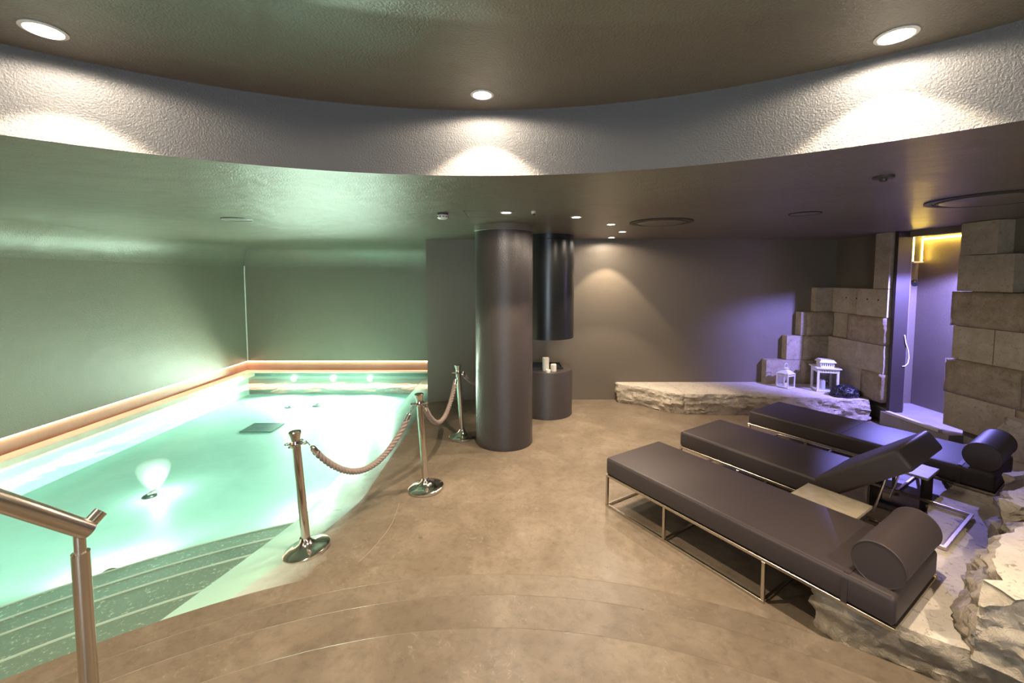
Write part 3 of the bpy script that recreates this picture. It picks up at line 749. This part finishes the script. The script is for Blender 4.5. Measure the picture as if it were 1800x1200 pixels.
def lantern_small(loc, rz):
    t = thing('lantern', 'smaller white wire lantern with a ring handle, left on the stone bench', 'lantern', loc, (0, 0, rz), 'white lanterns')
    w_ = .085; m = M['white_metal']
    MB().box(-w_-.01, w_+.01, -w_-.01, w_+.01, 0, .016).build('base', m, t)
    for sx in (-1, 1):
        for sy in (-1, 1): MB().box(sx*w_-.008, sx*w_+.008, sy*w_-.008, sy*w_+.008, .016, .22).build('corner_post', m, t)
    b = MB()
    for z in (.19, .222):
        for s_ in (-1, 1): b.box(-w_-.012, w_+.012, s_*w_-.008, s_*w_+.008, z, z+.014); b.box(s_*w_-.008, s_*w_+.008, -w_-.012, w_+.012, z, z+.014)
    b.build('top_rails', m, t)
    b = MB(); s0, s1 = .088, .035
    b.add([(-s0,-s0,.236),(s0,-s0,.236),(s0,s0,.236),(-s0,s0,.236),(-s1,-s1,.285),(s1,-s1,.285),(s1,s1,.285),(-s1,s1,.285)], [(0,3,2,1),(4,5,6,7),(0,1,5,4),(1,2,6,5),(2,3,7,6),(3,0,4,7)])
    b.build('roof', m, t); MB().lathe([(.035, .285), (.035, .305), (.045, .308), (.01, .325)], n=20).build('vent', m, t, smooth=True)
    MB().tube([(.045*math.cos(u), 0, .345+.045*math.sin(u)) for u in [2*math.pi*i/20 for i in range(20)]], .004, 6, closed=True).build('ring_handle', m, t, smooth=True)
    for s_ in (-1, 1):
        MB().box(-w_+.008, w_-.008, s_*w_-.001, s_*w_+.001, .016, .19).build('pane', M['glass'], t)
lantern_large((4.98, 6.62, .316), R(-18)); lantern_small((4.48, 6.80, .316), R(25))
candle((4.95, 6.63, .341), .045, .14, 'white pillar candle standing inside the larger lantern')
candle((4.48, 6.80, .332), .03, .05, 'small white candle inside the smaller lantern')
bag = bmesh.new(); bmesh.ops.create_icosphere(bag, subdivisions=5, radius=1)
for v in bag.verts:
    p = v.co.copy(); d = noise.ridged_multi_fractal(p*1.6+Vector((3, 1, 7)), 1, 2.1, 4, 1, 2)*.16+noise.fractal(p*2.3, 1, 2, 4)*.12
    f = .82+d; v.co = Vector((p.x*.20*f+.02, p.y*.14*f, max(-.32, p.z)*.125*f+.045))
    if v.co.z < .004: v.co.z = .004
me = bpy.data.meshes.new('plastic_bag'); bag.to_mesh(me); bag.free(); me.materials.append(M['black_plastic'])
for p in me.polygons: p.use_smooth = True
bg = bpy.data.objects.new('plastic_bag', me); col.objects.link(bg); bg.location = (5.02, 6.27, .312)
tag(bg, 'crumpled black plastic bag lying in front of the larger lantern', 'plastic bag')
cd = MB().tube([(5.50, 5.86, 1.30), (5.515, 5.855, 1.20), (5.555, 5.85, 1.08), (5.57, 5.85, .98), (5.56, 5.85, .90), (5.525, 5.855, .86), (5.49, 5.86, .855)], .007, 8).build('loose_cable', M['white_plastic'], smooth=True)
tag(cd, 'short loose white cable curving out from the door jamb', 'cable')

# ------------------------------------------------------------------ ceiling fittings
def ring_vent(x, y, r, label):
    t = thing('ceiling_vent', label, 'ceiling vent', (x, y, ZC), group='round ceiling vents')
    MB().lathe([(r, 0), (r+.02, -.002), (r+.022, -.008), (r, -.012), (r-.03, -.006), (r-.035, 0)], n=56, cap=False).build('outer_ring', M['dark_plastic'], t, smooth=True)
    MB().lathe([(.001, -.016), (r-.09, -.016), (r-.075, -.012), (r-.08, -.004), (.001, -.004)], n=56, cap=False).build('centre_disc', M['ceiling'], t, smooth=True)
    MB().lathe([(r-.06, -.012), (r-.05, -.014), (r-.045, -.008)], n=56, cap=False).build('inner_ring', M['dark_plastic'], t, smooth=True)
ring_vent(1.72, 4.91, .33, 'round flush ceiling vent over the floor right of the column')
ring_vent(3.93, 3.47, .40, 'larger round ceiling vent near the doorway at the right edge')
def disc(x, y, r, label):
    t = thing('ceiling_speaker', label, 'ceiling speaker', (x, y, ZC), group='flat ceiling discs')
    MB().lathe([(r-.012, -.001), (r, -.001), (r+.004, -.005), (r-.006, -.009), (r-.012, -.006)], n=40, cap=False).build('rim', M['dark_plastic'], t, smooth=True)
    MB().lathe([(.001, -.005), (r-.012, -.005)], n=40, cap=False).build('grille', M['ceiling'], t, smooth=True)
disc(-3.02, 4.67, .15, 'flat round disc in the ceiling over the pool')
disc(2.93, 4.26, .14, 'flat round disc in the ceiling between the two vents')
t = thing('smoke_detector', 'white smoke detector on the ceiling left of the column', 'smoke detector', (-.695, 4.26, ZC))
MB().lathe([(.055, 0), (.055, -.012), (.048, -.014)], n=32).build('mount', M['dark_plastic'], t, smooth=True)
MB().lathe([(.05, -.014), (.055, -.02), (.052, -.045), (.035, -.058), (.001, -.060)], n=32, cap=False).build('housing', M['white_plastic'], t, smooth=True)
sl = MB()
for i in range(10):
    a = 2*math.pi*i/10; sl.box(.0535*math.cos(a)-.006, .0535*math.cos(a)+.006, .0535*math.sin(a)-.006, .0535*math.sin(a)+.006, -.040, -.032)
sl.build('slots', M['dark_plastic'], t)
t = thing('ceiling_sensor', 'tiny white sensor on the ceiling just right of the column top', 'sensor', (.209, 4.12, ZC))
MB().lathe([(.022, 0), (.022, -.02), (.018, -.024)], n=20).build('base', M['white_plastic'], t, smooth=True)
MB().lathe([(.014, -.024), (.012, -.036), (.004, -.04)], n=16).build('lens', M['dark_plastic'], t, smooth=True)
t = thing('ceiling_emitter', 'small dark round fitting under the ceiling before the doorway', 'ceiling fitting', (2.36, 2.72, ZC))
MB().lathe([(.055, 0), (.055, -.010), (.05, -.014)], n=28).build('plate', M['dark_plastic'], t, smooth=True)
MB().lathe([(.02, -.014), (.018, -.03), (.008, -.034)], n=16).build('tip', M['dark_plastic'], t, smooth=True)
t = thing('access_panel', 'square ceiling hatch above the column top', 'ceiling hatch', (-.19, 4.30, ZC))
for a in ((-.28, .28, -.20, -.194), (-.28, .28, .194, .20), (-.28, -.274, -.194, .194), (.274, .28, -.194, .194)):
    MB().box(*a, -.004, 0).build('edge_profile', M['ceiling'], t)

# pool floor fittings
t = thing('pool_drain', 'square dark drain grate on the pool floor', 'drain', (-4.36, 7.21, ZP))
for i in range(9):
    MB().box(-.25, .25, -.19+i*.0425, -.19+i*.0425+.034, .004, .014).build('slat', M['glass_grey'], t)
b = MB()
for a in ((-.27, .27, -.21, -.19), (-.27, .27, .19, .21), (-.27, -.25, -.19, .19), (.25, .27, -.19, .19)): b.box(*a, 0, .016)
b.build('frame', M['glass_grey'], t)
for x, y, lab in ((-4.52, 8.42, 'left small round inlet on the far pool floor'), (-4.0, 8.5, 'right small round inlet on the far pool floor')):
    t = thing('pool_inlet', lab, 'inlet', (x, y, ZP), group='pool floor inlets')
    MB().lathe([(.10, 0), (.10, .012), (.07, .02)], n=28).build('flange', M['glass_grey'], t, smooth=True)
    MB().lathe([(.04, .02), (.035, .035)], n=20).build('nozzle', M['chrome'], t, smooth=True)
t = thing('pool_jet', 'small jet lamp on the pool floor sending up a pale plume', 'pool jet', (-4.35, 4.90, ZP))
MB().lathe([(.07, 0), (.07, .015), (.045, .03)], n=28).build('flange', M['black_metal'], t, smooth=True)
MB().tube([(.0, .0, .02), (.04, .01, .05), (.075, .02, .06)], [.03, .03, .026], 16).build('nozzle', M['chrome'], t, smooth=True)

MB().lathe([(.03, .055), (.10, .16), (.15, .26), (.17, .34), (.15, .40), (.10, .425)], c=(.05, .015), n=28).build('plume', M['plume'], t, smooth=True)
spot('jet_beam', t, (.06, .015, .07), (-.05, 0, 1), 30, (.9, 1.0, .98), 60, .6, .02)
jl = bpy.data.lights.new('jet_glow', 'POINT'); jl.energy = 4; jl.color = POOL_COL; jl.shadow_soft_size = .03
jo = bpy.data.objects.new('jet_glow', jl); col.objects.link(jo); jo.parent = t; jo.location = (.09, .02, .20)
# pale sealant bead in the pool corner, hairline joint in the floor
struct(MB().tube([(XL+.012, YP-.012, .24), (XL+.012, YP-.012, 2.20), (XL+.03, YP-.03, 2.36)], .012, 6).build('trim_7', M['marble'], smooth=True), 'pale sealant bead in the pool corner')
MB().tube([(x, y, slope_z(x, y)-.0005) for x, y in ((-1.063, 3.848), (-1.045, 3.68), (-1.035, 3.522), (-1.045, 3.38), (-1.07, 3.245), (-1.10, 3.12), (-1.143, 3.007))], .0018, 5).build('joint_line', M['table'], floor, smooth=True)
